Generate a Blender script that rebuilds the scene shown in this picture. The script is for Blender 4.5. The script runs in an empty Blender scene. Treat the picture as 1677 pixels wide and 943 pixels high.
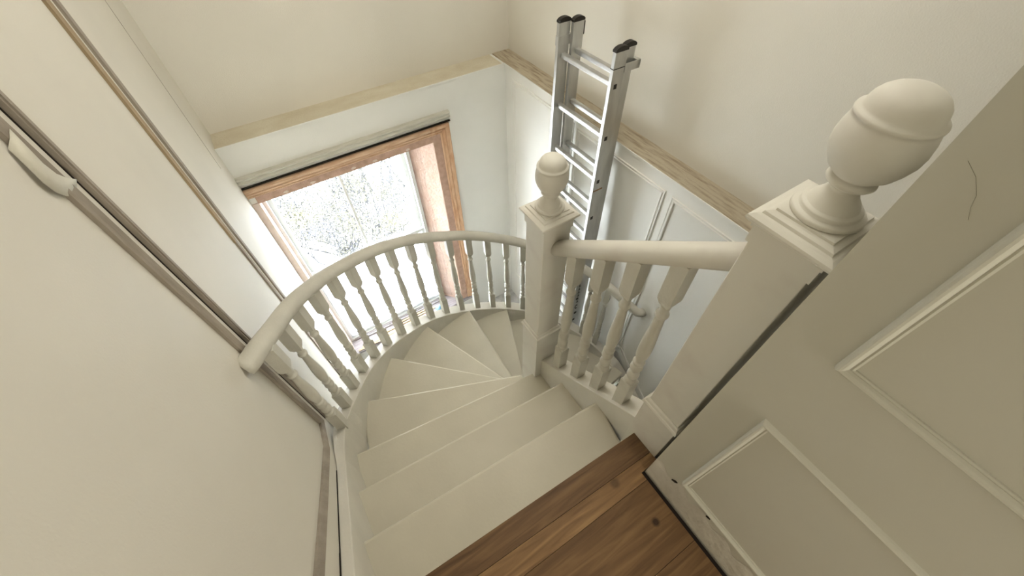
import bpy, bmesh, math, random
from mathutils import Vector, Matrix

random.seed(7)
C = bpy.context.scene.collection
PI = math.pi

# ------------------------------------------------------------------ camera, world, lights, exposure
RW = ((0.8437671, -0.5364356, -0.0171435),
      (-0.4315466, -0.6591022, -0.6159155),
      (0.3190997, 0.5270874, -0.7876257))          # rows: right, down, forward of the camera in world axes
cam = bpy.data.cameras.new('camera')
cam.sensor_fit = 'HORIZONTAL'
cam.sensor_width = 36.0
cam.lens = 36.0 * 662.9 / 1677.0
cam.clip_start = 0.02
cam.clip_end = 200
co = bpy.data.objects.new('camera', cam)
C.objects.link(co)
r_, d_, f_ = [Vector(v) for v in RW]
co.matrix_world = Matrix((( r_.x, -d_.x, -f_.x, 0.0),
                          ( r_.y, -d_.y, -f_.y, 0.0),
                          ( r_.z, -d_.z, -f_.z, 1.6),
                          (0, 0, 0, 1)))
bpy.context.scene.camera = co
vs = bpy.context.scene.view_settings
vs.view_transform = 'Standard'
vs.look = 'None'
vs.gamma = 1.0
vs.use_curve_mapping = False
vs.exposure = 0.14

world = bpy.data.worlds.new('daylight')
bpy.context.scene.world = world
world.use_nodes = True
wb = world.node_tree.nodes['Background']
wb.inputs['Color'].default_value = (0.86, 0.93, 1.0, 1)
wb.inputs['Strength'].default_value = 28.0

def area(name, loc, size, power, col, target):
    l = bpy.data.lights.new(name, 'AREA')
    l.shape = 'RECTANGLE'
    l.size, l.size_y = size
    l.energy = power
    l.color = col
    o = bpy.data.objects.new(name, l)
    o.location = loc
    o.rotation_euler = (Vector(target) - Vector(loc)).to_track_quat('-Z', 'Y').to_euler()
    C.objects.link(o)
    return o
area('stairwell_fill', (1.1, 1.7, 2.84), (1.4, 1.4), 37, (1.0, 0.955, 0.86), (1.1, 1.7, 0))  # unseen fill light added under the ceiling to brighten the interior
area('landing_fill', (0.36, -2.12, 1.1), (0.4, 1.7), 27, (1.0, 0.95, 0.84), (-0.35, 0.8, 0.7))  # added fill panel behind the camera, standing in for light from the landing

# ------------------------------------------------------------------ materials
MATS = {}
def mat(name, col, rough=0.6, var=0.04, vscale=3.0, bump=0.02, bscale=120.0, metal=0.0, spec=0.35, col2=None, stretch=None, ramp=(0.35, 0.65), detail=6.0):
    if name in MATS: return MATS[name]
    m = bpy.data.materials.new(name)
    m.use_nodes = True
    nt = m.node_tree; N = nt.nodes; L = nt.links
    b = N['Principled BSDF']
    b.inputs['Roughness'].default_value = rough
    b.inputs['Metallic'].default_value = metal
    b.inputs['Specular IOR Level'].default_value = spec
    tc = N.new('ShaderNodeTexCoord')
    mp = N.new('ShaderNodeMapping')
    if stretch: mp.inputs['Scale'].default_value = stretch
    L.new(tc.outputs['Object'], mp.inputs['Vector'])
    nz = N.new('ShaderNodeTexNoise')
    nz.inputs['Scale'].default_value = vscale
    nz.inputs['Detail'].default_value = detail
    L.new(mp.outputs['Vector'], nz.inputs['Vector'])
    rp = N.new('ShaderNodeValToRGB')
    rp.color_ramp.elements[0].position = ramp[0]
    rp.color_ramp.elements[1].position = ramp[1]
    if col2 is None:
        col2 = tuple(c * (1 - var * 2) for c in col)
    rp.color_ramp.elements[0].color = (*col2, 1)
    rp.color_ramp.elements[1].color = (*col, 1)
    L.new(nz.outputs['Fac'], rp.inputs['Fac'])
    L.new(rp.outputs['Color'], b.inputs['Base Color'])
    if bump:
        n2 = N.new('ShaderNodeTexNoise')
        n2.inputs['Scale'].default_value = bscale
        n2.inputs['Detail'].default_value = 4
        L.new(mp.outputs['Vector'], n2.inputs['Vector'])
        bp = N.new('ShaderNodeBump')
        bp.inputs['Strength'].default_value = 1.0
        bp.inputs['Distance'].default_value = bump * 0.05
        L.new(n2.outputs['Fac'], bp.inputs['Height'])
        L.new(bp.outputs['Normal'], b.inputs['Normal'])
    MATS[name] = m
    return m

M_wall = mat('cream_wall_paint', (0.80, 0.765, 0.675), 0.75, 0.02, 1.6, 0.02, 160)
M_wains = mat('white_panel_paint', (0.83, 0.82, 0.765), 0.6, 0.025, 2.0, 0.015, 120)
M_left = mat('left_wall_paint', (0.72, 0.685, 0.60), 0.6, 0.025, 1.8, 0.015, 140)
M_near = mat('shaded_wall_paint', (0.54, 0.525, 0.445), 0.7, 0.02, 2.5, 0.002, 220)  # wall paint darkened: the near wall's shade is put into the colour
M_taupe = mat('taupe_moulding', (0.38, 0.33, 0.27), 0.8, 0.12, 18, 0.05, 160, stretch=(1, 1, 0.2))  # taupe-grey tone of the left wall mouldings, darker than the wall
M_brownshade = mat('brown_side_shade', (0.42, 0.32, 0.20), 0.8, 0.15, 14, 0.05, 160, stretch=(1, 1, 0.15))  # brown band: the shadow on a moulding's side face, put into the colour
M_paint = mat('white_joinery_paint', (0.62, 0.60, 0.525), 0.45, 0.05, 9, 0.02, 90)
M_newel = mat('newel_paint', (0.70, 0.675, 0.60), 0.5, 0.06, 7, 0.004, 90, col2=(0.64, 0.60, 0.535), ramp=(0.28, 0.5))
M_tread = mat('tread_paint', (0.62, 0.58, 0.47), 0.42, 0.03, 5, 0.01, 80)
M_string = mat('string_paint', (0.72, 0.69, 0.61), 0.5, 0.04, 6, 0.02, 90)
M_ledge = mat('raw_timber_ledge', (0.82, 0.72, 0.54), 0.9, 0.2, 6, 0.35, 60, col2=(0.56, 0.43, 0.28), stretch=(8, 1.0, 8), ramp=(0.32, 0.54), detail=14)
M_ledge2 = mat('dusty_plaster_ledge', (0.72, 0.665, 0.52), 0.9, 0.1, 5, 0.2, 60, col2=(0.66, 0.59, 0.44), stretch=(1, 2, 3), detail=9)
M_casing = mat('bare_timber_casing', (0.66, 0.44, 0.28), 0.65, 0.2, 6, 0.1, 80, col2=(0.52, 0.30, 0.17), stretch=(5, 5, 1.2), detail=9)
M_casing_h = mat('bare_timber_casing_head', (0.68, 0.48, 0.32), 0.65, 0.2, 6, 0.1, 80, col2=(0.54, 0.34, 0.21), stretch=(1.2, 5, 6), detail=9)
M_flat = mat('stripped_timber_lining', (0.50, 0.33, 0.25), 0.7, 0.2, 7, 0.1, 80, col2=(0.40, 0.26, 0.19), stretch=(3, 3, 3), detail=9)
M_reveal = mat('pink_bare_plaster', (0.66, 0.50, 0.42), 0.9, 0.2, 9, 0.25, 40, col2=(0.58, 0.40, 0.31), ramp=(0.3, 0.7), detail=12)
M_filler = mat('pale_filler', (0.68, 0.56, 0.49), 0.9, 0.05, 20)
M_sash = mat('white_sash_paint', (0.80, 0.82, 0.80), 0.4, 0.03, 10)
M_head = mat('weathered_moulding', (0.60, 0.58, 0.50), 0.8, 0.2, 9, 0.02, 60, col2=(0.50, 0.48, 0.40), stretch=(1, 4, 4))
M_dark = mat('dark_gap', (0.02, 0.014, 0.01), 0.95, 0.1, 20, 0)
M_concrete = mat('dusty_grey_floor', (0.62, 0.61, 0.59), 0.95, 0.2, 9, 0.2, 50, col2=(0.42, 0.42, 0.41))
M_alu = mat('aluminium', (0.60, 0.60, 0.58), 0.36, 0.12, 6, 0.01, 200, metal=0.8, spec=0.5, col2=(0.50, 0.50, 0.49), stretch=(3, 3, 0.7))
M_black = mat('black_plastic', (0.025, 0.022, 0.02), 0.5, 0.1, 20, 0.02)
M_scrape = mat('brown_tape', (0.36, 0.22, 0.12), 0.7, 0.2, 30, 0.02)
M_batten = mat('sawn_pine', (0.50, 0.39, 0.25), 0.8, 0.1, 8, 0.05, 60, stretch=(0.5, 6, 6))
M_board = mat('grey_board', (0.46, 0.42, 0.42), 0.85, 0.1, 8, 0.05, 60, col2=(0.30, 0.27, 0.28), stretch=(0.6, 8, 8))
M_cloth = mat('blue_cloth', (0.25, 0.45, 0.60), 0.9, 0.1, 20, 0.1)
M_plaster = mat('loose_filler', (0.66, 0.63, 0.55), 0.95, 0.15, 9, 0.10, 28, col2=(0.52, 0.49, 0.42), detail=10)
M_tapep = mat('masking_tape', (0.66, 0.63, 0.53), 0.7, 0.05, 12, 0.02)
M_crack = mat('fine_crack', (0.36, 0.34, 0.27), 0.9, 0.1, 20, 0)
M_ceil = mat('ceiling_paint', (0.78, 0.76, 0.68), 0.8, 0.02, 2, 0)

def translucent(name, col, mix=0.5, alpha=None, rough=0.3):
    m = bpy.data.materials.new(name); m.use_nodes = True
    nt = m.node_tree; N = nt.nodes; L = nt.links
    for n in list(N): N.remove(n)
    out = N.new('ShaderNodeOutputMaterial')
    tr = N.new('ShaderNodeBsdfTranslucent'); tr.inputs['Color'].default_value = (*col, 1)
    tp = N.new('ShaderNodeBsdfTransparent')
    gl = N.new('ShaderNodeBsdfGlossy'); gl.inputs['Roughness'].default_value = rough
    nz = N.new('ShaderNodeTexNoise'); nz.inputs['Scale'].default_value = 6; nz.inputs['Detail'].default_value = 6
    mr = N.new('ShaderNodeMapRange')
    mr.inputs['From Min'].default_value = 0.3; mr.inputs['From Max'].default_value = 0.7
    mr.inputs['To Min'].default_value = max(0, mix - 0.12); mr.inputs['To Max'].default_value = min(1, mix + 0.12)
    L.new(nz.outputs['Fac'], mr.inputs['Value'])
    mx = N.new('ShaderNodeMixShader'); L.new(mr.outputs['Result'], mx.inputs['Fac'])
    L.new(tp.outputs[0], mx.inputs[1]); L.new(tr.outputs[0], mx.inputs[2])
    m2 = N.new('ShaderNodeMixShader'); m2.inputs['Fac'].default_value = 0.05
    L.new(mx.outputs[0], m2.inputs[1]); L.new(gl.outputs[0], m2.inputs[2])
    L.new(m2.outputs[0], out.inputs['Surface'])
    return m
M_sheet = translucent('milky_plastic_sheet', (0.92, 0.94, 0.96), 0.85)
M_clear = translucent('clear_plastic_sheet', (0.95, 0.9, 0.88), 0.12)
M_glass = translucent('window_glass', (0.95, 0.97, 0.97), -0.12, rough=0.02)

def floor_mat():
    m = bpy.data.materials.new('oak_boards'); m.use_nodes = True
    nt = m.node_tree; N = nt.nodes; L = nt.links
    b = N['Principled BSDF']; b.inputs['Roughness'].default_value = 0.5
    b.inputs['Specular IOR Level'].default_value = 0.3
    tc = N.new('ShaderNodeTexCoord')
    at = N.new('ShaderNodeAttribute'); at.attribute_name = 'tone'
    ad = N.new('ShaderNodeVectorMath'); ad.operation = 'MULTIPLY_ADD'
    ad.inputs[1].default_value = (1.6, 20, 20)
    sc = N.new('ShaderNodeVectorMath'); sc.operation = 'SCALE'; sc.inputs['Scale'].default_value = 9.0
    L.new(at.outputs['Vector'], sc.inputs[0])
    L.new(tc.outputs['Object'], ad.inputs[0]); L.new(sc.outputs[0], ad.inputs[2])
    nz = N.new('ShaderNodeTexNoise'); nz.inputs['Scale'].default_value = 2.2; nz.inputs['Detail'].default_value = 9; nz.inputs['Distortion'].default_value = 0.9
    L.new(ad.outputs[0], nz.inputs['Vector'])
    rp = N.new('ShaderNodeValToRGB')
    e = rp.color_ramp.elements
    e[0].position = 0.30; e[0].color = (0.115, 0.062, 0.027, 1)
    e[1].position = 0.70; e[1].color = (0.24, 0.145, 0.066, 1)
    n_ = e.new(0.5); n_.color = (0.175, 0.100, 0.045, 1)
    L.new(nz.outputs['Fac'], rp.inputs['Fac'])
    mul = N.new('ShaderNodeMix'); mul.data_type = 'RGBA'; mul.blend_type = 'MULTIPLY'; mul.inputs['Factor'].default_value = 1
    L.new(rp.outputs['Color'], mul.inputs['A'])
    cr = N.new('ShaderNodeValToRGB')
    cr.color_ramp.elements[0].color = (0.50, 0.46, 0.42, 1); cr.color_ramp.elements[1].color = (1.25, 1.25, 1.2, 1)
    L.new(at.outputs['Fac'], cr.inputs['Fac'])
    L.new(cr.outputs['Color'], mul.inputs['B'])
    last = mul.outputs['Result']
    for (x, y, r) in ((0.514, -0.062, 0.013), (0.478, 0.107, 0.017)):   # knots in the timber
        dn = N.new('ShaderNodeVectorMath'); dn.operation = 'DISTANCE'; dn.inputs[1].default_value = (x, y, 0.0)
        L.new(tc.outputs['Object'], dn.inputs[0])
        mr = N.new('ShaderNodeMapRange'); mr.inputs['From Min'].default_value = r * 0.6; mr.inputs['From Max'].default_value = r * 1.3
        mr.inputs['To Min'].default_value = 0.9 if r < 0.015 else 0.55; mr.inputs['To Max'].default_value = 0
        L.new(dn.outputs['Value'], mr.inputs['Value'])
        mx = N.new('ShaderNodeMix'); mx.data_type = 'RGBA'
        L.new(mr.outputs['Result'], mx.inputs['Factor']); L.new(last, mx.inputs['A'])
        mx.inputs['B'].default_value = (0.025, 0.012, 0.006, 1)
        last = mx.outputs['Result']
    L.new(last, b.inputs['Base Color'])
    bp = N.new('ShaderNodeBump'); bp.inputs['Distance'].default_value = 0.001; bp.inputs['Strength'].default_value = 0.6
    L.new(nz.outputs['Fac'], bp.inputs['Height']); L.new(bp.outputs['Normal'], b.inputs['Normal'])
    return m
M_floor = floor_mat()

# ------------------------------------------------------------------ mesh helpers
class MB:
    def __init__(s): s.v = []; s.f = []; s.smooth = set()
    def add(s, vs, fs, smooth=False):
        o = len(s.v); s.v += [tuple(v) for v in vs]
        for f in fs:
            if smooth: s.smooth.add(len(s.f))
            s.f.append(tuple(i + o for i in f))
        return s
    def box(s, x0, x1, y0, y1, z0, z1):
        return s.add([(x0, y0, z0), (x1, y0, z0), (x1, y1, z0), (x0, y1, z0), (x0, y0, z1), (x1, y0, z1), (x1, y1, z1), (x0, y1, z1)],
                     [(3, 2, 1, 0), (4, 5, 6, 7), (0, 1, 5, 4), (1, 2, 6, 5), (2, 3, 7, 6), (3, 0, 4, 7)])
    def prism(s, poly, z0, z1):      # poly: list of (x, y) counter-clockwise; z0 / z1 numbers or lists
        n = len(poly)
        za = z0 if isinstance(z0, (list, tuple)) else [z0] * n
        zb = z1 if isinstance(z1, (list, tuple)) else [z1] * n
        vs = [(p[0], p[1], za[i]) for i, p in enumerate(poly)] + [(p[0], p[1], zb[i]) for i, p in enumerate(poly)]
        fs = [tuple(range(n - 1, -1, -1)), tuple(range(n, 2 * n))] + [(i, (i + 1) % n, n + (i + 1) % n, n + i) for i in range(n)]
        return s.add(vs, fs)
    def lathe(s, prof, n=20, cx=0, cy=0, square=False, smooth=True):
        # prof: (radius, z) from bottom to top
        if square: n = 4
        vs = []; fs = []
        for (r, z) in prof:
            for i in range(n):
                a = 2 * PI * i / n + (PI / 4 if square else 0)
                rr = r * math.sqrt(2) if square else r
                vs.append((cx + rr * math.cos(a), cy + rr * math.sin(a), z))
        for j in range(len(prof) - 1):
            for i in range(n):
                k = (i + 1) % n
                fs.append((j * n + i, j * n + k, (j + 1) * n + k, (j + 1) * n + i))
        s.add(vs, fs, smooth and not square)
        o = len(s.v) - len(vs)
        s.f.append(tuple(o + i for i in range(n - 1, -1, -1)))
        s.f.append(tuple(o + (len(prof) - 1) * n + i for i in range(n)))
        return s
    def sweep(s, sections, closed=False, smooth=True, caps=True):   # list of equal-length rings
        n = len(sections[0]); vs = [p for r in sections for p in r]; fs = []
        m = len(sections)
        for j in range(m if closed else m - 1):
            for i in range(n):
                k = (i + 1) % n; j2 = (j + 1) % m
                fs.append((j * n + i, j * n + k, j2 * n + k, j2 * n + i))
        s.add(vs, fs, smooth)
        if caps and not closed:
            o = len(s.v) - len(vs)
            s.f.append(tuple(o + i for i in range(n - 1, -1, -1)))
            s.f.append(tuple(o + (m - 1) * n + i for i in range(n)))
        return s
    def tube(s, pts, rad, n=8, smooth=True):
        pts = [Vector(p) for p in pts]; secs = []
        for i, p in enumerate(pts):
            t = (pts[min(i + 1, len(pts) - 1)] - pts[max(i - 1, 0)]).normalized()
            u = t.cross(Vector((0, 0, 1)))
            if u.length < 1e-3: u = t.cross(Vector((1, 0, 0)))
            u.normalize(); w = u.cross(t)
            r = rad[i] if isinstance(rad, (list, tuple)) else rad
            secs.append([p + u * (r * math.cos(2 * PI * k / n)) + w * (r * math.sin(2 * PI * k / n)) for k in range(n)])
        return s.sweep(secs, smooth=smooth)
    def frame(s, pts, nrm, prof, closed=True, smooth=False):
        # mitred moulding: prof (w, d): w to the left of travel seen against nrm, d out of the wall
        pts = [Vector(p) for p in pts]; nrm = Vector(nrm).normalized(); m = len(pts); secs = []
        for i in range(m):
            a = (pts[i] - pts[i - 1]).normalized() if (closed or i > 0) else None
            b = (pts[(i + 1) % m] - pts[i]).normalized() if (closed or i < m - 1) else None
            if a is None: a = b
            if b is None: b = a
            na = nrm.cross(a).normalized(); nb = nrm.cross(b).normalized()
            mv = (na + nb); mv = mv / max(0.2, (1 + na.dot(nb)))
            secs.append([pts[i] + mv * w + nrm * d for (w, d) in prof])
        return s.sweep(secs, closed=closed, smooth=smooth)
    def build(s, name, material, parent=None, bevel=0, attr=None, fix=True):
        me = bpy.data.meshes.new(name)
        me.from_pydata(s.v, [], s.f)
        for i in s.smooth: me.polygons[i].use_smooth = True
        me.update()
        if fix:
            bm = bmesh.new(); bm.from_mesh(me)
            bmesh.ops.recalc_face_normals(bm, faces=bm.faces)
            bm.to_mesh(me); bm.free()
        mats = material if isinstance(material, (list, tuple)) else [material]
        for q in mats: me.materials.append(q)
        o = bpy.data.objects.new(name, me); C.objects.link(o)
        if parent is not None: o.parent = parent
        if bevel:
            b = o.modifiers.new('bevel', 'BEVEL'); b.width = bevel; b.segments = 2; b.limit_method = 'ANGLE'; b.angle_limit = math.radians(40)
            b.harden_normals = False
        return o

def thing(name, label, cat, loc=(0, 0, 0), group=None):
    o = bpy.data.objects.new(name, None); o.empty_display_size = 0.1
    o.location = loc; C.objects.link(o)
    o['label'] = label; o['category'] = cat
    if group: o['group'] = group
    return o
def tag(o, label, cat, group=None, kind=None):
    o['label'] = label; o['category'] = cat
    if group: o['group'] = group
    if kind: o['kind'] = kind
    return o
def struct(name, mb, m, label=None, parent=None, bevel=0):
    o = mb.build(name, m, parent, bevel)
    if parent is None: o['kind'] = 'structure'
    if label: o['label'] = label
    return o
def lerp(a, b, t): return a + (b - a) * t
def table(t, xs, ys):
    if t <= xs[0]: return ys[0] + (t - xs[0]) * (ys[1] - ys[0]) / (xs[1] - xs[0])
    for i in range(len(xs) - 1):
        if t <= xs[i + 1]: return lerp(ys[i], ys[i + 1], (t - xs[i]) / (xs[i + 1] - xs[i]))
    return ys[-1] + (t - xs[-1]) * (ys[-1] - ys[-2]) / (xs[-1] - xs[-2])

# ------------------------------------------------------------------ the room shell
XL, XRL, XRU = -0.45, 2.03, 2.22        # left wall; right wall below / above the ledge
YWL, YWU = 3.37, 3.605                  # window wall below / above the ledge
ZD, ZF, ZC = -0.062, -3.46, 2.9         # ledge height, lower floor, ceiling
YB = -2.2
OX0, OX1, OZ0, OZ1 = -0.40, 1.20, -3.10, -0.575    # window opening

# left wall, one piece of plaster / panelling
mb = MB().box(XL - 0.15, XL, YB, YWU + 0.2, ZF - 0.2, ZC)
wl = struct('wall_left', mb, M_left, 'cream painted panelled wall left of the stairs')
# tall stiles and strips on the left wall
def vstrip(mb, x, nx, y0, y1, z0, z1, d):
    mb.box(min(x, x + nx * d), max(x, x + nx * d), y0, y1, z0, z1)
mb = MB()      # ribbed edge moulding of the large panel: up the side, then raking down with the stairs
prof = [(0, 0), (0, 0.010), (0.008, 0.014), (0.016, 0.010), (0.022, 0.012), (0.034, 0.016), (0.044, 0.008), (0.046, 0)]
mb.frame([(XL, 1.108, 2.6), (XL, 1.108, -0.345), (XL, 0.965, -0.29), (XL, 0.70, -0.062), (XL, 0.36, 0.240), (XL, 0.10, 0.46), (XL, -0.5, 0.96)], (1, 0, 0), [(w, d) for w, d in prof], closed=False)
mb.build('panel_moulding', M_taupe, wl)
mb = MB(); vstrip(mb, XL, 1, 1.214, 1.248, -0.72, 2.6, 0.012); vstrip(mb, XL, 1, 1.222, 1.229, -0.72, 2.6, 0.016)
mb.build('panel_moulding', M_taupe, wl)
mb = MB(); vstrip(mb, XL, 1, 1.206, 1.212, -0.72, 2.6, 0.0015); mb.build('open_joint', M_dark, wl)
mb = MB(); vstrip(mb, XL, 1, 2.05, 2.098, 0.1, 2.6, 0.010); mb.build('panel_moulding', M_brownshade, wl)
mb = MB(); vstrip(mb, XL, 1, 2.06, 2.098, ZF, 0.1, 0.010); mb.build('panel_moulding', M_taupe, wl)
mb = MB(); vstrip(mb, XL, 1, 2.165, 2.205, ZF, 2.6, 0.010); vstrip(mb, XL, 1, 2.205, 2.225, ZF, 2.6, 0.005); mb.build('panel_moulding', M_taupe, wl)
mb = MB(); vstrip(mb, XL, 1, 3.095, 3.10, ZD, 2.6, 0.0012); mb.build('open_joint', M_taupe, wl)

# window wall: upper part, lower part round the opening, and the raw ledge on top of the lower part
mb = MB().box(XL, XRU, YWU, YWU + 0.2, ZD, ZC)
ww = struct('wall_window', mb, M_wall, 'cream upper wall above the window')
mb = MB()
mb.box(XL, OX0, YWL, 3.9, OZ0, OZ1)                        # left of opening
mb.box(XL, XRU, YWL, 3.9, OZ1, ZD)                          # above
mb.box(XL, XRU, YWL, 3.9, ZF - 0.2, OZ0 - 0.036)
mb.box(XL, OX0, YWL, 3.9, OZ0 - 0.036, OZ0); mb.box(OX1, XRU, YWL, 3.9, OZ0 - 0.036, OZ0)
mb.box(XL, XRL, YWL - 0.006, YWL, ZD - 0.010, ZD + 0.005)                    # below
mb.prism([(OX1, YWL), (XRU, YWL), (XRU, 3.9), (1.0, 3.9), (1.0, 3.6)], OZ0, OZ1)
struct('wall_window_panelling', mb, M_wains, 'white painted panelling around the window')
mb = MB().box(XL, 2.0, YWL - 0.004, YWU, ZD, ZD + 0.004)
lw = mb.build('trim_1', M_ledge2); lw['kind'] = 'structure'; lw['label'] = 'dusty bare ledge above the window'

# right wall
mb = MB().box(XRU, XRU + 0.15, YB, YWU + 0.2, ZD, ZC)
struct('wall_right', mb, M_wall, 'cream upper wall behind the ladder')
mb = MB().box(XRL, XRU + 0.15, YB, YWL, ZF - 0.2, ZD).box(XRL - 0.008, XRL, YB, YWL - 0.006, ZD - 0.010, ZD + 0.004)
wr = struct('wall_right_panelling', mb, M_wains, 'white wall panelling below the raw timber ledge')
pp = [(0, 0), (0, 0.006), (0.006, 0.012), (0.014, 0.012), (0.018, 0.006), (0.026, 0.006), (0.030, 0.010), (0.034, 0.010), (0.036, 0)]
for (pts) in ([(3.20, -0.185), (3.20, -2.9), (2.35, -2.9), (2.35, -0.185)],
              [(2.235, -0.20), (2.235, -2.9), (1.345, -2.6), (1.345, -0.20)],
              [(1.215, -0.205), (1.215, -2.08), (0.30, -2.86), (0.30, -0.205)],
              [(0.18, -0.205), (0.18, -2.9), (-0.8, -2.9), (-0.8, -0.205)]):
    MB().frame([(XRL, y, z) for y, z in reversed(pts)], (-1, 0, 0), pp).build('panel_moulding', M_wains, wr)
mb = MB()       # rough top of the panelling, slightly uneven outer arris
n = 60; top = []; 
for i in range(n + 1):
    y = lerp(YB, YWL, i / n)
    top.append((XRL + 0.001 - 0.004 * random.random(), y))
poly = [(XRU, YB)] + [(XRU, YWU)] + [(XRL, YWU)] + list(reversed(top))
mb.prism(poly, ZD - 0.001, ZD + 0.006)
lr = mb.build('trim_2', M_ledge); lr['kind'] = 'structure'; lr['label'] = 'rough raw timber ledge along the right wall'
# ceiling, lower floor, rear wall
struct('ceiling', MB().box(XL - 0.15, XRU + 0.15, YB, YWU + 0.2, ZC, ZC + 0.1), M_ceil)
struct('floor_lower', MB().box(XL - 0.15, XRU + 0.15, YB, 3.9, ZF - 0.2, ZF), M_concrete, 'dusty grey floor at the foot of the stairs')
struct('wall_rear', MB().box(XL - 0.15, XRU + 0.15, YB - 0.15, YB, ZF - 0.2, ZC), M_near)

# near partition wall on the right with panel mouldings
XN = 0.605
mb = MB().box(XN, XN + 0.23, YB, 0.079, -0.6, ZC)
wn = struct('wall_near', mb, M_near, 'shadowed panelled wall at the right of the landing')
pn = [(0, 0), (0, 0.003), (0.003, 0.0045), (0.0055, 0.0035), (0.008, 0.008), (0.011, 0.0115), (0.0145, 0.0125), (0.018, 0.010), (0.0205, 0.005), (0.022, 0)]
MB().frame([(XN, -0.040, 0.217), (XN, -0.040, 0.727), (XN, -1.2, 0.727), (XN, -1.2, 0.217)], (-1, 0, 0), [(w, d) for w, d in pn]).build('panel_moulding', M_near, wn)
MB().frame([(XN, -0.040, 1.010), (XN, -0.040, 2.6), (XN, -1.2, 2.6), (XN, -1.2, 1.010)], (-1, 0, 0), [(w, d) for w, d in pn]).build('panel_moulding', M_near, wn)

# landing floor: boards (one mesh), gap along the near wall
mb = MB(); tones = []
def board(poly, tone):
    k = len(mb.f); mb.prism(poly, -0.022, 0.0); tones.append((k, len(mb.f), tone))
ys = [0.210, 0.136, 0.056, -0.170, -0.40, -0.63, -0.86, -1.09, -1.32, -1.55, -1.8, YB]
tn = [0.30, 0.95, 0.42, 0.36, 0.6, 0.4, 0.5, 0.3, 0.6, 0.4, 0.5]
g = 0.0007
for i in range(len(ys) - 1):
    y1, y0 = ys[i] - g, ys[i + 1] + g
    if i == 0:
        board([(-0.45, 0.146 + g), (0.664, 0.118 + g), (0.664, 0.205), (-0.45, 0.233)], tn[i])
    elif i == 1:
        board([(-0.45, 0.058), (0.584, 0.054), (0.584, 0.082), (0.664, 0.082), (0.664, 0.118 - g), (-0.45, 0.146 - g)], tn[i])
    elif i == 2:
        board([(-0.45, y0), (0.584, y0), (0.584, 0.054 - 2 * g), (-0.45, 0.058 - 2 * g)], tn[i])
    else:
        board([(-0.45, y0), (0.584, y0), (0.584, y1), (-0.45, y1)], tn[i])
fl = mb.build('floor', M_floor, fix=True)
fl['kind'] = 'structure'; fl['label'] = 'brown oak boards of the upper landing'
at = fl.data.color_attributes.new('tone', 'FLOAT_COLOR', 'CORNER')
for p in fl.data.polygons:
    t = 0.5
    for a, b_, tt in tones:
        if a <= p.index < b_: t = tt
    for li in p.loop_indices: at.data[li].color = (t, t, t, 1)
mb = MB().prism([(-0.45, YB), (0.66, YB), (0.66, 0.06), (0.664, 0.06), (0.664, 0.19), (-0.45, 0.215)], -0.30, -0.0225)
struct('floor_joists', mb, M_dark)

# ------------------------------------------------------------------ window
win = struct('window_1', MB().frame([(OX0 - 0.0, 3.60, OZ0), (1.0, 3.60, OZ0), (1.0, 3.60, OZ1), (OX0, 3.60, OZ1)], (0, -1, 0), [(0.0, -0.03), (0.0, 0.045), (0.035, 0.045), (0.035, -0.03)]),
             M_sash, 'white sash window in a bare timber and plaster opening')
def wpart(name, mb, m, bevel=0): return mb.build(name, m, win, bevel)
# linings (reveals)
wpart('reveal', MB().prism([(OX1 - 0.004, YWL - 0.012), (OX1 + 0.002, YWL - 0.012), (1.003, 3.602), (0.997, 3.596)], OZ0, OZ1), M_reveal)
wpart('reveal', MB().box(OX0 - 0.002, OX0 + 0.004, YWL - 0.012, 3.60, OZ0, OZ1), M_reveal)
wpart('window_head', MB().box(OX0, OX1, YWL - 0.012, 3.60, OZ1 - 0.004, OZ1 + 0.002), M_flat)
# timber casing: flat inner lining then ribbed moulding
cas_flat = [(0, 0), (0, 0.016), (-0.085, 0.016), (-0.085, 0)]
cas_rib = [(-0.080, 0), (-0.080, 0.022), (-0.092, 0.030), (-0.102, 0.024), (-0.112, 0.030), (-0.124, 0.038), (-0.134, 0.030), (-0.142, 0.040), (-0.168, 0.046), (-0.178, 0.036), (-0.178, 0)]
yc = YWL
cas_head = [(w * 0.84, d) for w, d in cas_rib]
wpart('casing_lining', MB().frame([(OX1, yc, OZ0 + 0.02), (OX1, yc, OZ1), (OX0, yc, OZ1)], (0, -1, 0), cas_flat, closed=False), M_flat)
side = MB().frame([(OX1, yc, OZ0 + 0.02), (OX1, yc, OZ1), (OX1 - 0.02, yc, OZ1)], (0, -1, 0), cas_rib, closed=False)
side.v = [(x, y, OZ1 + (z - OZ1) * 0.84 if z > OZ1 else z) for x, y, z in side.v]
wpart('casing', side, M_casing)
wpart('casing_head', MB().frame([(OX1 - 0.02, yc, OZ1), (XL + 0.001, yc, OZ1)], (0, -1, 0), cas_head, closed=False), M_casing_h)
wpart('casing_lining', MB().box(XL + 0.001, OX0, yc - 0.014, yc, OZ0, OZ1), M_filler)
for (fx, fz) in ((-0.17, -0.555), (0.06, -0.553), (0.42, -0.552), (0.62, -0.551), (0.94, -0.556), (1.22, -0.50)):
    a0 = random.random()
    o = wpart('filler_patch', MB().prism([(0.022 * math.cos(k * PI / 5) * (0.8 + 0.4 * random.random()), 0.010 * math.sin(k * PI / 5) * (0.8 + 0.5 * random.random())) for k in range(10)], 0, 0.004), M_filler)
    o.rotation_euler = (PI / 2, 0, 0); o.location = (fx, yc - 0.0155, fz)
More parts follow.
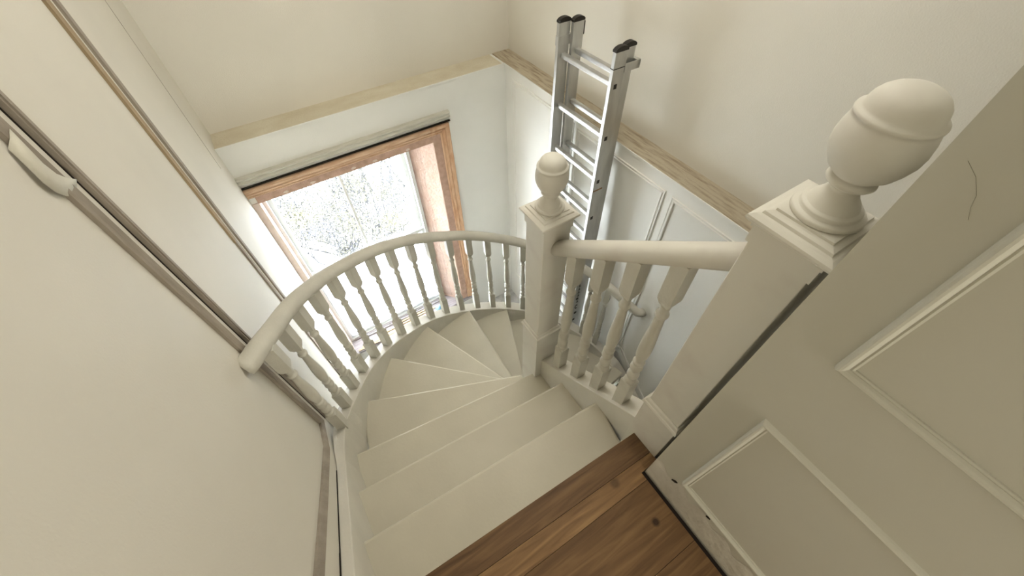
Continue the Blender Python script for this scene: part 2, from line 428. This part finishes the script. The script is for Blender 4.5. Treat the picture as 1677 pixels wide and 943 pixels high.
# old white drip moulding above casing
wpart('head_moulding', MB().frame([(1.40, yc, -0.362), (XL + 0.001, yc, -0.362)], (0, -1, 0), [(0.012, 0), (0.012, 0.028), (0.0, 0.040), (-0.012, 0.030), (-0.020, 0.030), (-0.034, 0.042), (-0.044, 0.034), (-0.048, 0)], closed=False), M_head)
wpart('open_joint', MB().box(XL + 0.001, 1.402, yc - 0.020, yc, -0.4175, -0.4095), M_dark)
# sashes
def sash(name, x0, x1, z0, z1, y, st, rb, rt):
    m = MB()
    m.box(x0, x0 + st, y, y + 0.035, z0, z1); m.box(x1 - st, x1, y, y + 0.035, z0, z1)
    m.box(x0 + st, x1 - st, y, y + 0.035, z0, z0 + rb); m.box(x0 + st, x1 - st, y, y + 0.035, z1 - rt, z1)
    s = wpart(name, m, M_sash, 0.003)
    b = MB(); b.box((x0 + x1) / 2 - 0.012, (x0 + x1) / 2 + 0.012, y + 0.005, y + 0.03, z0 + rb, z1 - rt)
    b.build('glazing_bar', M_sash, s)
    MB().box(x0 + st, x1 - st, y + 0.016, y + 0.019, z0 + rb, z1 - rt).build('pane', M_glass, s)
    return s
sash('upper_sash', OX0 + 0.03, 0.972, -1.81, OZ1 - 0.01, 3.625, 0.048, 0.045, 0.05)
sash('lower_sash', OX0 + 0.02, 0.985, OZ0 + 0.03, -1.74, 3.585, 0.05, 0.09, 0.045)
# sill board
wpart('window_sill', MB().box(OX0 + 0.001, OX1 - 0.001, 3.34, 3.60, OZ0 - 0.035, OZ0).box(XL + 0.001, 1.42, 3.335, YWL - 0.0005, OZ0 - 0.0352, OZ0 + 0.0003), M_board, 0)

# ------------------------------------------------------------------ staircase
RISE = 0.21
CX, CY = 0.79, 0.90
RI, RO, RB = 1.145, 1.238, 1.19
TH = [169.5, 161.8, 154.1, 146.6, 138.8, 131.5, 123.6, 116.0, 108.4, 101.1, 93.7, 86.1, 78.6, 71.1, 64.1]
ZB = [-0.481, -0.597, -0.696, -0.788, -0.891, -0.983, -1.087, -1.171, -1.258, -1.347, -1.439, -1.528, -1.603, -1.676, -1.742]
ZT = [0.305, 0.211, 0.129, 0.042, -0.046, -0.130, -0.212, -0.294, -0.374, -0.460, -0.546, -0.625, -0.706, -0.783, -0.860]
for k in range(6):
    TH.append(64.1 - 7.7 * (k + 1)); ZB.append(-1.742 - 0.082 * (k + 1)); ZT.append(-0.860 - 0.078 * (k + 1))
_t = [-a for a in TH]
def zb(th): return table(-th, _t, ZB)
def zt(th): return table(-th, _t, ZT)
stairs = thing('staircase', 'cream painted winding staircase descending from the oak landing', 'staircase', (0.13, 0.22, 0))
def spart(name, mb, m=M_tread, bevel=0): 
    o = mb.build(name, m, None, bevel); o.parent = stairs
    o.location = (-0.13, -0.22, 0)
    return o
def P(th, r): return (CX + r * math.cos(math.radians(th)), CY + r * math.sin(math.radians(th)))
LINES = [((-0.45, 0.231), (0.664, 0.205)),
         ((-0.447, 0.484), (0.712, 0.435)), ((-0.447, 0.743), (0.712, 0.668)), ((-0.447, 1.006), (0.664, 0.879)),
         ((-0.27, 1.374), (0.655, 0.994)), ((-0.02, 1.716), (0.668, 1.044)), ((0.35, 1.955), (0.700, 1.06)), ((0.775, 2.045), (0.745, 1.06)),
         (P(72, RI), (0.80, 1.05)), (P(50, RI), (0.84, 1.0)), (P(28, RI), (0.86, 0.95)), (P(6, RI), (0.86, 0.88)),
         ((1.95, 0.72), (0.86, 0.72)), ((1.95, 0.48), (0.86, 0.48)), ((1.95, 0.24), (0.86, 0.24)), ((1.95, 0.0), (0.86, 0.0))]
def ang(p): return math.degrees(math.atan2(p[1] - CY, p[0] - CX)) % 360
for k in range(1, len(LINES)):
    a, b = LINES[k - 1], LINES[k]
    z = -RISE * k
    # the tread reaches a little under the riser above
    if k <= 3:
        poly = [(a[0][0], a[0][1] - 0.03), (a[1][0], a[1][1] - 0.03), b[1], b[0]]
        if k == 3: poly = [(a[0][0], a[0][1] - 0.03), (a[1][0], a[1][1] - 0.03), (0.712, 0.86), b[1], b[0]]
    else:
        ta = ang(a[0]) if k > 4 else 180.0; tb = ang(b[0])
        arc = []
        if k <= 11:
            for i in range(9):
                arc.append(P(lerp(ta, tb, i / 8), RI + 0.02))
            if k == 4: arc = [(-0.42, 0.98)] + [p for p in arc if p[1] > 1.0]
            inner = [b[1], a[1]]
            poly = arc + inner
            if k == 4: poly = arc + [b[1], (0.664, 0.86)]
        else:
            poly = [a[0], b[0], b[1], a[1]] if k > 12 else [P(6, RI + .02), (1.95, 0.9), b[0], b[1], a[1]]
        poly = poly[::-1]
    spart('tread', MB().prism(poly, z - 0.03, z), M_tread, 0.012)
    # riser below the nosing
    (x0, y0), (x1, y1) = b
    dx, dy = x1 - x0, y1 - y0; L_ = math.hypot(dx, dy); nx, ny = dy / L_, -dx / L_
    if k > 3: pass
    ax, ay = (a[0][0] + a[1][0]) / 2, (a[0][1] + a[1][1]) / 2
    if (ax - x0) * nx + (ay - y0) * ny < 0: nx, ny = -nx, -ny
    q = [(x0 + nx * .022, y0 + ny * .022), (x1 + nx * .022, y1 + ny * .022), (x1 + nx * .040, y1 + ny * .040), (x0 + nx * .040, y0 + ny * .040)]
    spart('riser', MB().prism(q, z - RISE, z - 0.029), M_tread)
q = [(-0.449, 0.205), (0.66, 0.18), (0.66, 0.198), (-0.449, 0.223)]
spart('riser', MB().prism(q, -RISE, -0.024), M_tread)

# outer string: straight along the left wall, then round the curve to the right wall
secs = []
def sec(pi, po, z, zl):
    return [(pi[0], pi[1], zl), (po[0], po[1], zl), (po[0], po[1], z), (pi[0], pi[1], z)]
for y in (0.05, 0.2, 0.4, 0.6, 0.75, 0.864):
    z = -0.373 + 0.78 * (0.864 - y)
    secs.append(sec((-0.405, y), (-0.4485, y), z, z - 0.42))
path = [180, 176, 172, 168, 164, 160] + list(range(156, 8, -4))
for th in path:
    t = min(1, max(0, (180 - th) / 22.0))
    ri = lerp(1.195, RI, t)
    z = zb(th) if th < 169.5 else lerp(-0.395, -0.481, (180 - th) / 10.5)
    secs.append(sec(P(th, ri), P(th, RO), z, z - 0.40))
last = zb(8)
for y in (0.95, 0.7, 0.4, 0.1):
    z = last - 0.82 * (1.07 - y)
    secs.append(sec((1.955, y), (2.028, y), z, z - 0.4))
spart('outer_string', MB().sweep(secs, smooth=False), M_string, 0.004)
# shadow joint between string and left wall
mb = MB()
for (ya, yb_) in ((0.0, 0.45), (0.45, 0.86)):
    za, zc = -0.373 + 0.78 * (0.864 - ya), -0.373 + 0.78 * (0.864 - yb_)
    w = 0.006 if ya == 0 else 0.004
    mb.add([(-0.4495, ya, za), (-0.4495, yb_, zc), (-0.4495, yb_, zc + w * 1.6), (-0.4495, ya, za + w * 1.6),
            (-0.4475, ya, za), (-0.4475, yb_, zc), (-0.4475, yb_, zc + w * 1.6), (-0.4475, ya, za + w * 1.6)],
           [(0, 1, 2, 3), (7, 6, 5, 4), (0, 4, 5, 1), (1, 5, 6, 2), (2, 6, 7, 3), (3, 7, 4, 0)])
mb.build('open_joint', M_dark, wl)
# inner string of the top flight (between the two newels)
def zi(y): return -0.031 + (0.321 - y) * 0.82
secs = [sec((0.695, y), (0.785, y), zi(y), zi(y) - 0.42) for y in (0.232, 0.5, 0.86)]
spart('inner_string', MB().sweep(secs, smooth=False), M_string, 0.004)
secs = [sec((0.80, y), (0.86, y), -2.16 - (0.86 - y) * 0.85, -2.6 - (0.86 - y) * 0.85) for y in (0.86, 0.4, -0.1)]
spart('inner_string', MB().sweep(secs, smooth=False), M_string, 0.004)

# ------------------------------------------------------------------ newel posts
def newel(label, cx, cy, zbot, zblk, zcap, half=0.060, sx=1.0, fr=1.0):
    t = thing('newel_post', label, 'newel post', (cx, cy, zbot))
    def p(name, mb, bevel=0.002, m=M_newel):
        mb.v = [(v[0] * (sx if name != 'finial' else 1), v[1], v[2]) for v in mb.v]
        o = mb.build(name, m, t, bevel); o.location = (0, 0, -zbot); return o
    hb = half + 0.007
    p('base_block', MB().lathe([(hb, zbot), (hb, zblk - 0.036), (hb + 0.005, zblk - 0.034), (hb + 0.007, zblk - 0.026), (hb + 0.004, zblk - 0.018), (hb + 0.001, zblk - 0.016), (hb - 0.001, zblk - 0.004), (half + 0.002, zblk)], square=True), 0.001)
    p('shaft', MB().lathe([(half, zblk - 0.01), (half, zcap - 0.03)], square=True), 0.0025)
    h = half
    p('cap', MB().lathe([(h + 0.001, zcap - 0.047), (h + 0.0045, zcap - 0.045), (h + 0.0045, zcap - 0.010), (h + 0.008, zcap - 0.008), (h + 0.008, zcap - 0.002), (h + 0.014, zcap + 0.004),
                         (h + 0.0185, zcap + 0.008), (h + 0.020, zcap + 0.013), (h + 0.0185, zcap + 0.018), (h + 0.010, zcap + 0.0225), (h + 0.004, zcap + 0.024), (h + 0.002, zcap + 0.029),
                         (h - 0.004, zcap + 0.0315), (h - 0.009, zcap + 0.0325), (h - 0.0095, zcap + 0.037), (h - 0.014, zcap + 0.0375)], square=True), 0)
    z = zcap + 0.037
    prof = [(0.0565, z), (0.0585, z + 0.0015), (0.0585, z + 0.008), (0.0565, z + 0.0105), (0.0495, z + 0.0115), (0.0485, z + 0.0120), (0.0485, z + 0.018), (0.0465, z + 0.0205), (0.0415, z + 0.0215), (0.0405, z + 0.0225), (0.0375, z + 0.030), (0.030, z + 0.039), (0.0235, z + 0.051), (0.0225, z + 0.057), (0.025, z + 0.061),
            (0.034, z + 0.064), (0.0375, z + 0.068), (0.0365, z + 0.073), (0.030, z + 0.077), (0.037, z + 0.083), (0.047, z + 0.092), (0.055, z + 0.106), (0.0610, z + 0.122), (0.0622, z + 0.136), (0.0605, z + 0.152), (0.057, z + 0.166), (0.0555, z + 0.171),
            (0.0575, z + 0.173), (0.0580, z + 0.176), (0.0570, z + 0.179), (0.0520, z + 0.1805), (0.0500, z + 0.1845), (0.0490, z + 0.190), (0.0465, z + 0.197), (0.041, z + 0.2045), (0.033, z + 0.211), (0.023, z + 0.2155), (0.012, z + 0.218), (0.001, z + 0.219)]
    p('finial', MB().lathe([(r * fr, zz) for r, zz in prof], n=48), 0)
    return t
newel('large white newel post with egg finial at the edge of the oak landing', 0.740, 0.165, -0.60, 0.288, 1.082, 0.062, 1.12, 1.0)
newel('white newel post with egg finial where the winding treads meet', 0.727, 0.915, -2.62, -0.178, 0.564, 0.060, 1.07, 0.95)

# ------------------------------------------------------------------ balusters and handrails
def baluster_mesh(H, slope=0.0):
    m = MB(); hs = 0.0245
    k = H / 0.86
    zb_, zt_ = 0.185 * k, 0.735 * k
    m.lathe([(hs, -0.02), (hs, zb_), (hs - 0.004, zb_ + 0.004)], square=True)
    pr = [(0.0150, .186), (0.0205, .187), (0.0225, .190), (0.0232, .196), (0.0225, .202), (0.0195, .206), (0.0135, .209), (0.0120, .213), (0.0120, .217), (0.0150, .220), (0.0195, .226), (0.0222, .236), (0.0222, .246), (0.0190, .256), (0.0140, .263), (0.0112, .267),
          (0.0112, .271), (0.0150, .275), (0.0200, .283), (0.0225, .295), (0.0215, .306), (0.0170, .316), (0.0120, .322), (0.0112, .326), (0.0180, .328), (0.0212, .331), (0.0215, .337), (0.0195, .341), (0.0150, .344), (0.0140, .349),
          (0.0165, .358), (0.0200, .378), (0.0222, .405), (0.0228, .435), (0.0215, .475), (0.0188, .525), (0.0160, .575), (0.0142, .615), (0.0138, .628), (0.0190, .629), (0.0200, .633), (0.0200, .638), (0.0188, .642), (0.0140, .644),
          (0.0138, .660), (0.0148, .675), (0.0165, .690)]
    m.lathe([(r * 1.07, z * k) for r, z in pr], n=20)
    m.lathe([(0.0165, .685 * k), (0.0185, .692 * k), (hs - 0.0015, .705 * k), (hs, .716 * k), (hs, H + 0.015)], square=True)
    me = bpy.data.meshes.new('baluster')
    me.from_pydata(m.v, [], m.f)
    for i in m.smooth: me.polygons[i].use_smooth = True
    bm = bmesh.new(); bm.from_mesh(me); bmesh.ops.recalc_face_normals(bm, faces=bm.faces); bm.to_mesh(me); bm.free()
    me.materials.append(M_paint)
    return me
def rail_mesh(pts, rw=0.040, rh=0.035, n=16):
    pts = [Vector(p) for p in pts]; secs = []
    for i, p in enumerate(pts):
        t = (pts[min(i + 1, len(pts) - 1)] - pts[max(i - 1, 0)]).normalized()
        u = t.cross(Vector((0, 0, 1))).normalized(); w = u.cross(t)
        ring = []
        for k in range(n):
            a = 2 * PI * k / n
            c, s_ = math.cos(a), math.sin(a)
            hh = rh if s_ > 0 else rh * 0.85
            ring.append(p + u * (rw * math.copysign(abs(c) ** 0.85, c)) + w * (hh * math.copysign(abs(s_) ** 0.85, s_)))
        secs.append(ring)
    return MB().sweep(secs, smooth=True)

curved = thing('balustrade', 'long curved white balustrade sweeping round the winding treads before the window', 'balustrade', (CX, CY, -0.9))
for i, th in enumerate(TH):
    x, y = P(th, RB); h = zt(th) - zb(th)
    o = bpy.data.objects.new('baluster', baluster_mesh(h)); C.objects.link(o); o.parent = curved
    o.location = (x - CX, y - CY, zb(th) + 0.9); o.rotation_euler = (0, 0, math.radians(th))
pts = [(-0.4495, 1.045, 0.352), (-0.438, 1.050, 0.354), (-0.420, 1.068, 0.352), (-0.402, 1.102, 0.340), (-0.384, 1.150, 0.314)]
for th in [165, 162, 158, 154, 150, 146] + list(range(142, 14, -4)):
    x, y = P(th, RB); pts.append((x, y, zt(th) + 0.032))
xe, ye = P(12, RB); ze = zt(12) + 0.035
pts += [(1.975, ye - 0.005, ze - 0.008), (2.0, ye - 0.02, ze - 0.01), (2.028, ye - 0.025, ze - 0.01)]
h_ = rail_mesh(pts).build('handrail', M_paint, curved); h_.location = (-CX, -CY, 0.9)

straight = thing('balustrade', 'short straight white balustrade running between the two newel posts', 'balustrade', (0.735, 0.54, 0))
for y in (0.742, 0.607, 0.480, 0.348):
    zr = 0.940 + (0.232 - y) * 0.828
    zb0 = zi(y)
    o = bpy.data.objects.new('baluster', baluster_mesh(zr - 0.03 - zb0)); C.objects.link(o); o.parent = straight
    o.location = (0.0, y - 0.54, zb0)
ra = [(0.737, y, 0.940 + (0.232 - y) * 0.828) for y in (0.220, 0.40, 0.6, 0.8558)]
h_ = rail_mesh(ra, 0.0355, 0.034).build('handrail', M_newel, straight); h_.location = (-0.735, -0.54, 0)

# ------------------------------------------------------------------ extension ladder
lad = thing('extension_ladder', 'two-section aluminium extension ladder leaning in the corner right of the window', 'ladder', (1.83, 2.0, ZF))
D = Vector((0.034, 0.036, 1.0))
O0 = Vector((1.84, 2.09, 0.58))           # a point on the front face, middle of the ladder, near its top
def lp(w, d, z):                         # w across (+y), d away from the camera (+x), z height
    t = z - O0.z
    return Vector((O0.x + D.x * t + d, O0.y + D.y * t + w, z))
def lbox(mb, w0, w1, d0, d1, z0, z1):
    vs_ = [lp(w0, d0, z0), lp(w0, d1, z0), lp(w1, d1, z0), lp(w1, d0, z0), lp(w0, d0, z1), lp(w0, d1, z1), lp(w1, d1, z1), lp(w1, d0, z1)]
    return mb.add(vs_, [(0, 1, 2, 3), (7, 6, 5, 4), (0, 4, 5, 1), (1, 5, 6, 2), (2, 6, 7, 3), (3, 7, 4, 0)])
def ladp(name, mb, m=M_alu, bevel=0.002):
    o = mb.build(name, m, lad, bevel); o.location = (-1.83, -2.0, -ZF); return o
W = 0.288
SEC = ((0.0, 0.093, 0.613, ZF + 0.0), (0.096, 0.184, 0.608, ZF + 0.02))
for (d0, d1, zt_, zb_) in SEC:
    ww_ = W if d0 == 0 else W - 0.030
    for sgn in (-1, 1):
        a, b = (sgn * ww_, sgn * (ww_ - 0.028))
        ladp('stile', lbox(MB(), min(a, b), max(a, b), d0, d1, zb_, zt_ - 0.018))
        c = MB(); w0, w1 = min(a, b) - 0.002, max(a, b) + 0.002
        ring = []
        for j in range(9):
            t = j / 8; ring.append((lerp(d0 - 0.003, d1 + 0.003, t), zt_ - 0.018 + 0.017 * math.sin(PI * t) ** 0.6))
        vs_ = [lp(w0, d, z) for d, z in ring] + [lp(w1, d, z) for d, z in ring] 
        n = len(ring)
        c.add(vs_, [tuple(range(n)), tuple(range(2 * n - 1, n - 1, -1))] + [(i, i + 1, n + i + 1, n + i) for i in range(n - 1)] + [(0, n, 2 * n - 1, n - 1)])
        lbox(c, w0, w1, d0 - 0.003, d1 + 0.003, zt_ - 0.030, zt_ - 0.018)
        ladp('end_cap', c, M_black, 0)
    z = 0.385 if d0 == 0 else 0.405
    while z > ZF + 0.15:
        dm = (d0 + d1) / 2
        r = MB(); lbox(r, -ww_ + 0.028, ww_ - 0.028, dm - 0.017, dm + 0.017, z - 0.017, z + 0.017)
        ladp('rung', r, M_alu, 0.006)
        if d0 == 0:
            s_ = MB(); lbox(s_, -ww_ - 0.0015, -ww_ + 0.002, dm - 0.022, dm + 0.004, z - 0.015, z + 0.015)
            ladp('rung_socket', s_, M_black, 0.003)
        z -= 0.344
b = MB(); lbox(b, -W - 0.002, -W + 0.03, -0.002, 0.094, 0.489, 0.493); ladp('guide_band', b, M_black, 0)
b = MB(); lbox(b, W - 0.030, W + 0.003, -0.003, 0.112, 0.445, 0.505); ladp('guide_bracket', b, M_alu)
b = MB(); lbox(b, -W - 0.003, -W + 0.003, 0.088, 0.215, 0.455, 0.505); lbox(b, -W - 0.003, -W + 0.05, 0.188, 0.215, 0.455, 0.505); ladp('guide_bracket', b, M_alu)
b = MB(); lbox(b, W - 0.055, W - 0.030, 0.186, 0.196, 0.49, 0.57); ladp('hook', b, M_black)
b = MB(); lbox(b, -W - 0.0012, -W + 0.002, 0.002, 0.092, -0.385, -0.372); ladp('tape_band', b, M_scrape, 0)
# printed marks on the side of the front stile
pr = MB()
def disc(cw, cz, r):
    n = 12; pts_ = []
    for j in range(n):
        pts_.append((cw + r * math.cos(2 * PI * j / n), cz + r * math.sin(2 * PI * j / n)))
    return pts_
def sideprism(mb, pts_):
    n = len(pts_)
    vs_ = [lp(-W - 0.0012, d, z) for d, z in pts_] + [lp(-W + 0.001, d, z) for d, z in pts_]
    mb.add(vs_, [tuple(range(n)), tuple(range(2 * n - 1, n - 1, -1))] + [(i, (i + 1) % n, n + (i + 1) % n, n + i) for i in range(n)])
sideprism(pr, disc(0.045, -1.91, 0.018)); ladp('printed_dot', pr, M_black, 0)
ring_o = [(0.045 + 0.020 * math.cos(a), -1.81 + 0.034 * math.sin(a)) for a in [math.radians(40 + i * 35) for i in range(9)]]
ring_i = [(0.045 + 0.010 * math.cos(a), -1.81 + 0.020 * math.sin(a)) for a in [math.radians(320 - i * 35) for i in range(9)]]
pr = MB(); sideprism(pr, ring_o + ring_i); ladp('printed_letter', pr, M_black, 0)
for i in range(6):
    z0 = -1.74 + i * 0.048
    pr = MB(); sideprism(pr, [(0.033, z0), (0.057, z0), (0.057, z0 + 0.008), (0.049, z0 + 0.008), (0.049, z0 + 0.032), (0.041, z0 + 0.032), (0.041, z0 + 0.008), (0.033, z0 + 0.008)])
    ladp('printed_letter', pr, M_black, 0)

# ------------------------------------------------------------------ things round the window
mb = MB()
nx_, nz_ = 16, 14; vs_ = []; fs = []
for i in range(nx_ + 1):
    for j in range(nz_ + 1):
        x = lerp(OX0 + 0.05, 0.975, i / nx_); z = lerp(OZ0 + 0.06, -1.80, j / nz_)
        vs_.append((x, 3.572 - 0.006 * math.sin(i * 1.3 + j * .6) - 0.004 * random.random(), z))
for i in range(nx_):
    for j in range(nz_):
        a = i * (nz_ + 1) + j; fs.append((a, a + nz_ + 1, a + nz_ + 2, a + 1))
mb.add(vs_, fs, True)
tag(mb.build('plastic_sheet', M_sheet, fix=False), 'milky protective plastic sheet over the lower half of the window', 'plastic sheet')
mb = MB(); vs_ = []; fs = []
N1 = 22
for j in range(N1 + 1):
    t = j / N1; z = lerp(-0.60, -3.04, t)
    wob = 0.010 * math.sin(j * 0.9) + 0.006 * math.sin(j * 2.3)
    for i in range(6):
        s_ = i / 5
        x = lerp(0.985, 1.085 + wob, s_); y = lerp(3.57, 3.46 + wob * 0.4, s_) - 0.006 * math.sin(j * 1.7 + i * 2)
        vs_.append((x, y, z))
for j in range(N1):
    for i in range(5):
        a = j * 6 + i; fs.append((a, a + 1, a + 7, a + 6))
mb.add(vs_, fs, True)
tag(mb.build('plastic_film', M_clear, fix=False), 'clear crumpled film hanging against the bare plaster side of the window', 'plastic film')

bat = [(-0.36, 0.30, 3.30, 0), (-0.30, 0.46, 3.345, 0), (-0.12, 0.60, 3.39, 0), (0.05, 0.80, 3.43, 0), (0.22, 0.74, 3.47, 0)]
labs = ['thin pine batten on the window sill, nearest the room', 'second thin pine batten from the front edge of the sill', 'middle pine batten of the five on the window sill',
        'pine batten on the sill, next but one to the window sash', 'pine batten on the sill, nearest the window sash']
for i, (x0, x1, y, rz) in enumerate(bat):
    m = MB().box(-(x1 - x0) / 2, (x1 - x0) / 2, -0.011, 0.011, 0, 0.016)
    o = tag(m.build('wooden_batten', M_batten, None, 0.002), labs[i], 'batten', 'pine battens left on the window sill')
    yy = max(y, 3.362)
    if i < 2: yy = 3.352 + 0.026 * i
    o.location = ((x0 + x1) / 2, yy + (0.0 if i < 2 else 0.012), OZ0); o.rotation_euler = (0, 0, 0.01 * (i - 2))
for i, (y, z, dx) in enumerate(((3.545, 0, 0), (3.515, 0, 0.1))):
    m = MB().box(-0.62, 0.62, -0.012, 0.012, 0, 0.022)
    o = tag(m.build('grey_board', M_board, None, 0.002), ('weathered grey strip lying against the bottom of the sash', 'weathered grey strip in front of the one against the sash')[i], 'board', 'grey strips on the window sill')
    o.location = (0.28 + dx, y, OZ0)
m = MB(); vs_ = []; fs = []
for i in range(9):
    for j in range(7):
        x = -0.07 + 0.14 * i / 8; y = -0.04 + 0.08 * j / 6
        e = max(0, 1 - (x / 0.075) ** 2) * max(0, 1 - (y / 0.045) ** 2)
        vs_.append((x + 0.006 * random.random(), y + 0.006 * random.random(), 0.001 + 0.045 * e * (0.6 + 0.6 * random.random())))
for i in range(8):
    for j in range(6):
        a = i * 7 + j; fs.append((a, a + 7, a + 8, a + 1))
m.add(vs_, fs, True)
o = tag(m.build('crumpled_cloth', M_cloth, None), 'small crumpled light blue cloth on the window sill', 'cloth')
o.location = (0.86, 3.40, OZ0); sd = o.modifiers.new('s', 'SOLIDIFY'); sd.thickness = 0.003

# loose strip of tape peeling off the left wall
m = MB(); vs_ = []; fs = []
pa = [(1.105, 1.185, 0.0), (1.090, 1.155, 0.012), (1.080, 1.120, 0.016), (1.090, 1.090, 0.012), (1.115, 1.065, 0.006), (1.150, 1.040, 0.002)]
for (y, z, d) in pa:
    vs_ += [(XL + 0.016 + d * 0.3, y + 0.022, z + 0.008), (XL + 0.012 + d * 0.4, y, z), (XL + 0.003 + d * 0.4, y - 0.016, z - 0.010)]
for i in range(len(pa) - 1):
    for j in range(2): fs.append((i * 3 + j, i * 3 + 3 + j, i * 3 + 4 + j, i * 3 + 1 + j))
m.add(vs_, fs, True)
o = tag(m.build('loose_tape', M_tapep, None, fix=False), 'strip of masking tape peeling off the left wall moulding', 'tape')
sd = o.modifiers.new('s', 'SOLIDIFY'); sd.thickness = 0.001

# crumbling filler along the foot of the near wall, with two small holes
m = MB(); cols = 46; rows = 12; vs_ = []; fs = []
for i in range(cols + 1):
    t = i / cols; y = lerp(0.0785, -0.62, t)
    hgt = 0.150 + 0.020 * math.sin(i * 1.1) + 0.012 * random.random() - 0.02 * t
    for j in range(rows + 1):
        s_ = j / rows; z = lerp(-0.012, hgt, s_)
        e = math.sin(min(1, s_ * 1.02) * PI) ** 0.35 if 0 < j < rows else 0
        edge = 0 if i == cols else 1
        d = (0.0008 + 0.0026 * e * (0.5 + 0.7 * random.random())) * edge
        vs_.append((XN - d, y + (0.002 * random.random() if i else 0), z))
for i in range(cols):
    for j in range(rows):
        a = i * (rows + 1) + j; fs.append((a, a + 1, a + rows + 2, a + rows + 1))
m.add(vs_, fs, True); m.build('filler_band', M_plaster, wn)
for (y, z, a, b_) in ((-0.004, 0.150, 0.006, 0.012), (-0.132, 0.172, 0.006, 0.006)):
    m = MB(); pts_ = []
    for k in range(9):
        aa = 2 * PI * k / 9; rr = 0.6 + 0.6 * random.random()
        pts_.append((y + a * rr * math.cos(aa) - b_ * 0.6 * math.sin(aa), z + b_ * rr * math.sin(aa) * 0.8))
    n = 9
    vs_ = [(XN - 0.0045, p[0], p[1]) for p in pts_] + [(XN - 0.001, p[0], p[1]) for p in pts_]
    m.add(vs_, [tuple(range(n)), tuple(range(2 * n - 1, n - 1, -1))] + [(i, (i + 1) % n, n + (i + 1) % n, n + i) for i in range(n)])
    m.build('hole', M_dark, wn)
# hairline crack higher on the near wall
m = MB().tube([(XN - 0.0002, 0.056, 1.336), (XN - 0.0002, 0.040, 1.325), (XN - 0.0002, 0.027, 1.309), (XN - 0.0002, 0.0225, 1.296), (XN - 0.0001, 0.015, 1.283)], 0.0002, 5)
m.build('hairline_crack', M_crack, wn)

# ------------------------------------------------------------------ outdoors: garden ground and trees
M_bark = mat('grey_bark', (0.022, 0.022, 0.024), 0.9, 0.1, 9, 0)
M_leafa = mat('pale_leaves', (0.080, 0.075, 0.042), 0.8, 0.2, 2, 0, col2=(0.040, 0.040, 0.048))
M_ground = mat('pale_gravel_ground', (0.5, 0.5, 0.5), 0.95, 0.05, 3, 0)
g_ = MB().box(-25, 25, 4.6, 50, -9.2, -9.0).build('ground', M_ground)
g_['kind'] = 'structure'; g_['label'] = 'pale ground of the garden outside'
def tree(label, base, seed, crown):
    rnd = random.Random(seed)
    t = thing('garden_tree', label, 'tree', base, 'trees outside the window')
    mb = MB(); leaves = MB(); tips = []
    def grow(p, d, L_, r, depth):
        pts = [p]; rad = [r]; q = p.copy(); dd = d.copy()
        for i in range(4):
            dd = (dd + Vector((rnd.uniform(-.22, .22), rnd.uniform(-.22, .22), rnd.uniform(-.05, .16)))).normalized()
            q = q + dd * (L_ / 4); pts.append(q.copy()); rad.append(r * (1 - 0.13 * (i + 1)))
            if depth >= 2:
                tips.append((q.copy(), depth))
        mb.tube(pts, rad, 5 if depth < 2 else 4)
        if depth < 4:
            for k in range(4 if depth < 3 else 3):
                s_ = rnd.uniform(0.35, 1.0); i = min(3, int(s_ * 4))
                o_ = pts[i].lerp(pts[i + 1], s_ * 4 - i if s_ < 1 else 1)
                nd = (dd + Vector((rnd.uniform(-1, 1), rnd.uniform(-1, 1), rnd.uniform(-.3, .8))) * 0.85).normalized()
                grow(o_, nd, L_ * rnd.uniform(.55, .8), rad[i] * 0.55, depth + 1)
    for k in range(6):
        grow(Vector(((k - 2.5) * 0.42, (k % 2) * 0.5, 0)), Vector((rnd.uniform(-.3, .3), rnd.uniform(-.2, .2), 1)).normalized(), crown * 0.95, 0.07, 0)
    for (p, dp) in tips:
        for k in range(9):
            c = p + Vector((rnd.gauss(0, .12), rnd.gauss(0, .12), rnd.gauss(0, .12)))
            u = Vector((rnd.uniform(-1, 1), rnd.uniform(-1, 1), rnd.uniform(-1, 1))).normalized(); v = u.orthogonal().normalized()
            w = 0.013; h = 0.022
            leaves.add([c - u * h, c + v * w, c + u * h, c - v * w], [(0, 1, 2, 3)])
    a = mb.build('branches', M_bark, t, fix=False)
    b = leaves.build('foliage', M_leafa, t, fix=False); b['kind'] = 'stuff'
    return t
tree('bare grey-branched tree with small pale leaves filling the view through the window', (0.2, 8.4, -8.99), 3, 3.1)
tree('leafy tree standing farther off behind the first one outside the window', (2.8, 14.0, -8.99), 11, 3.0)
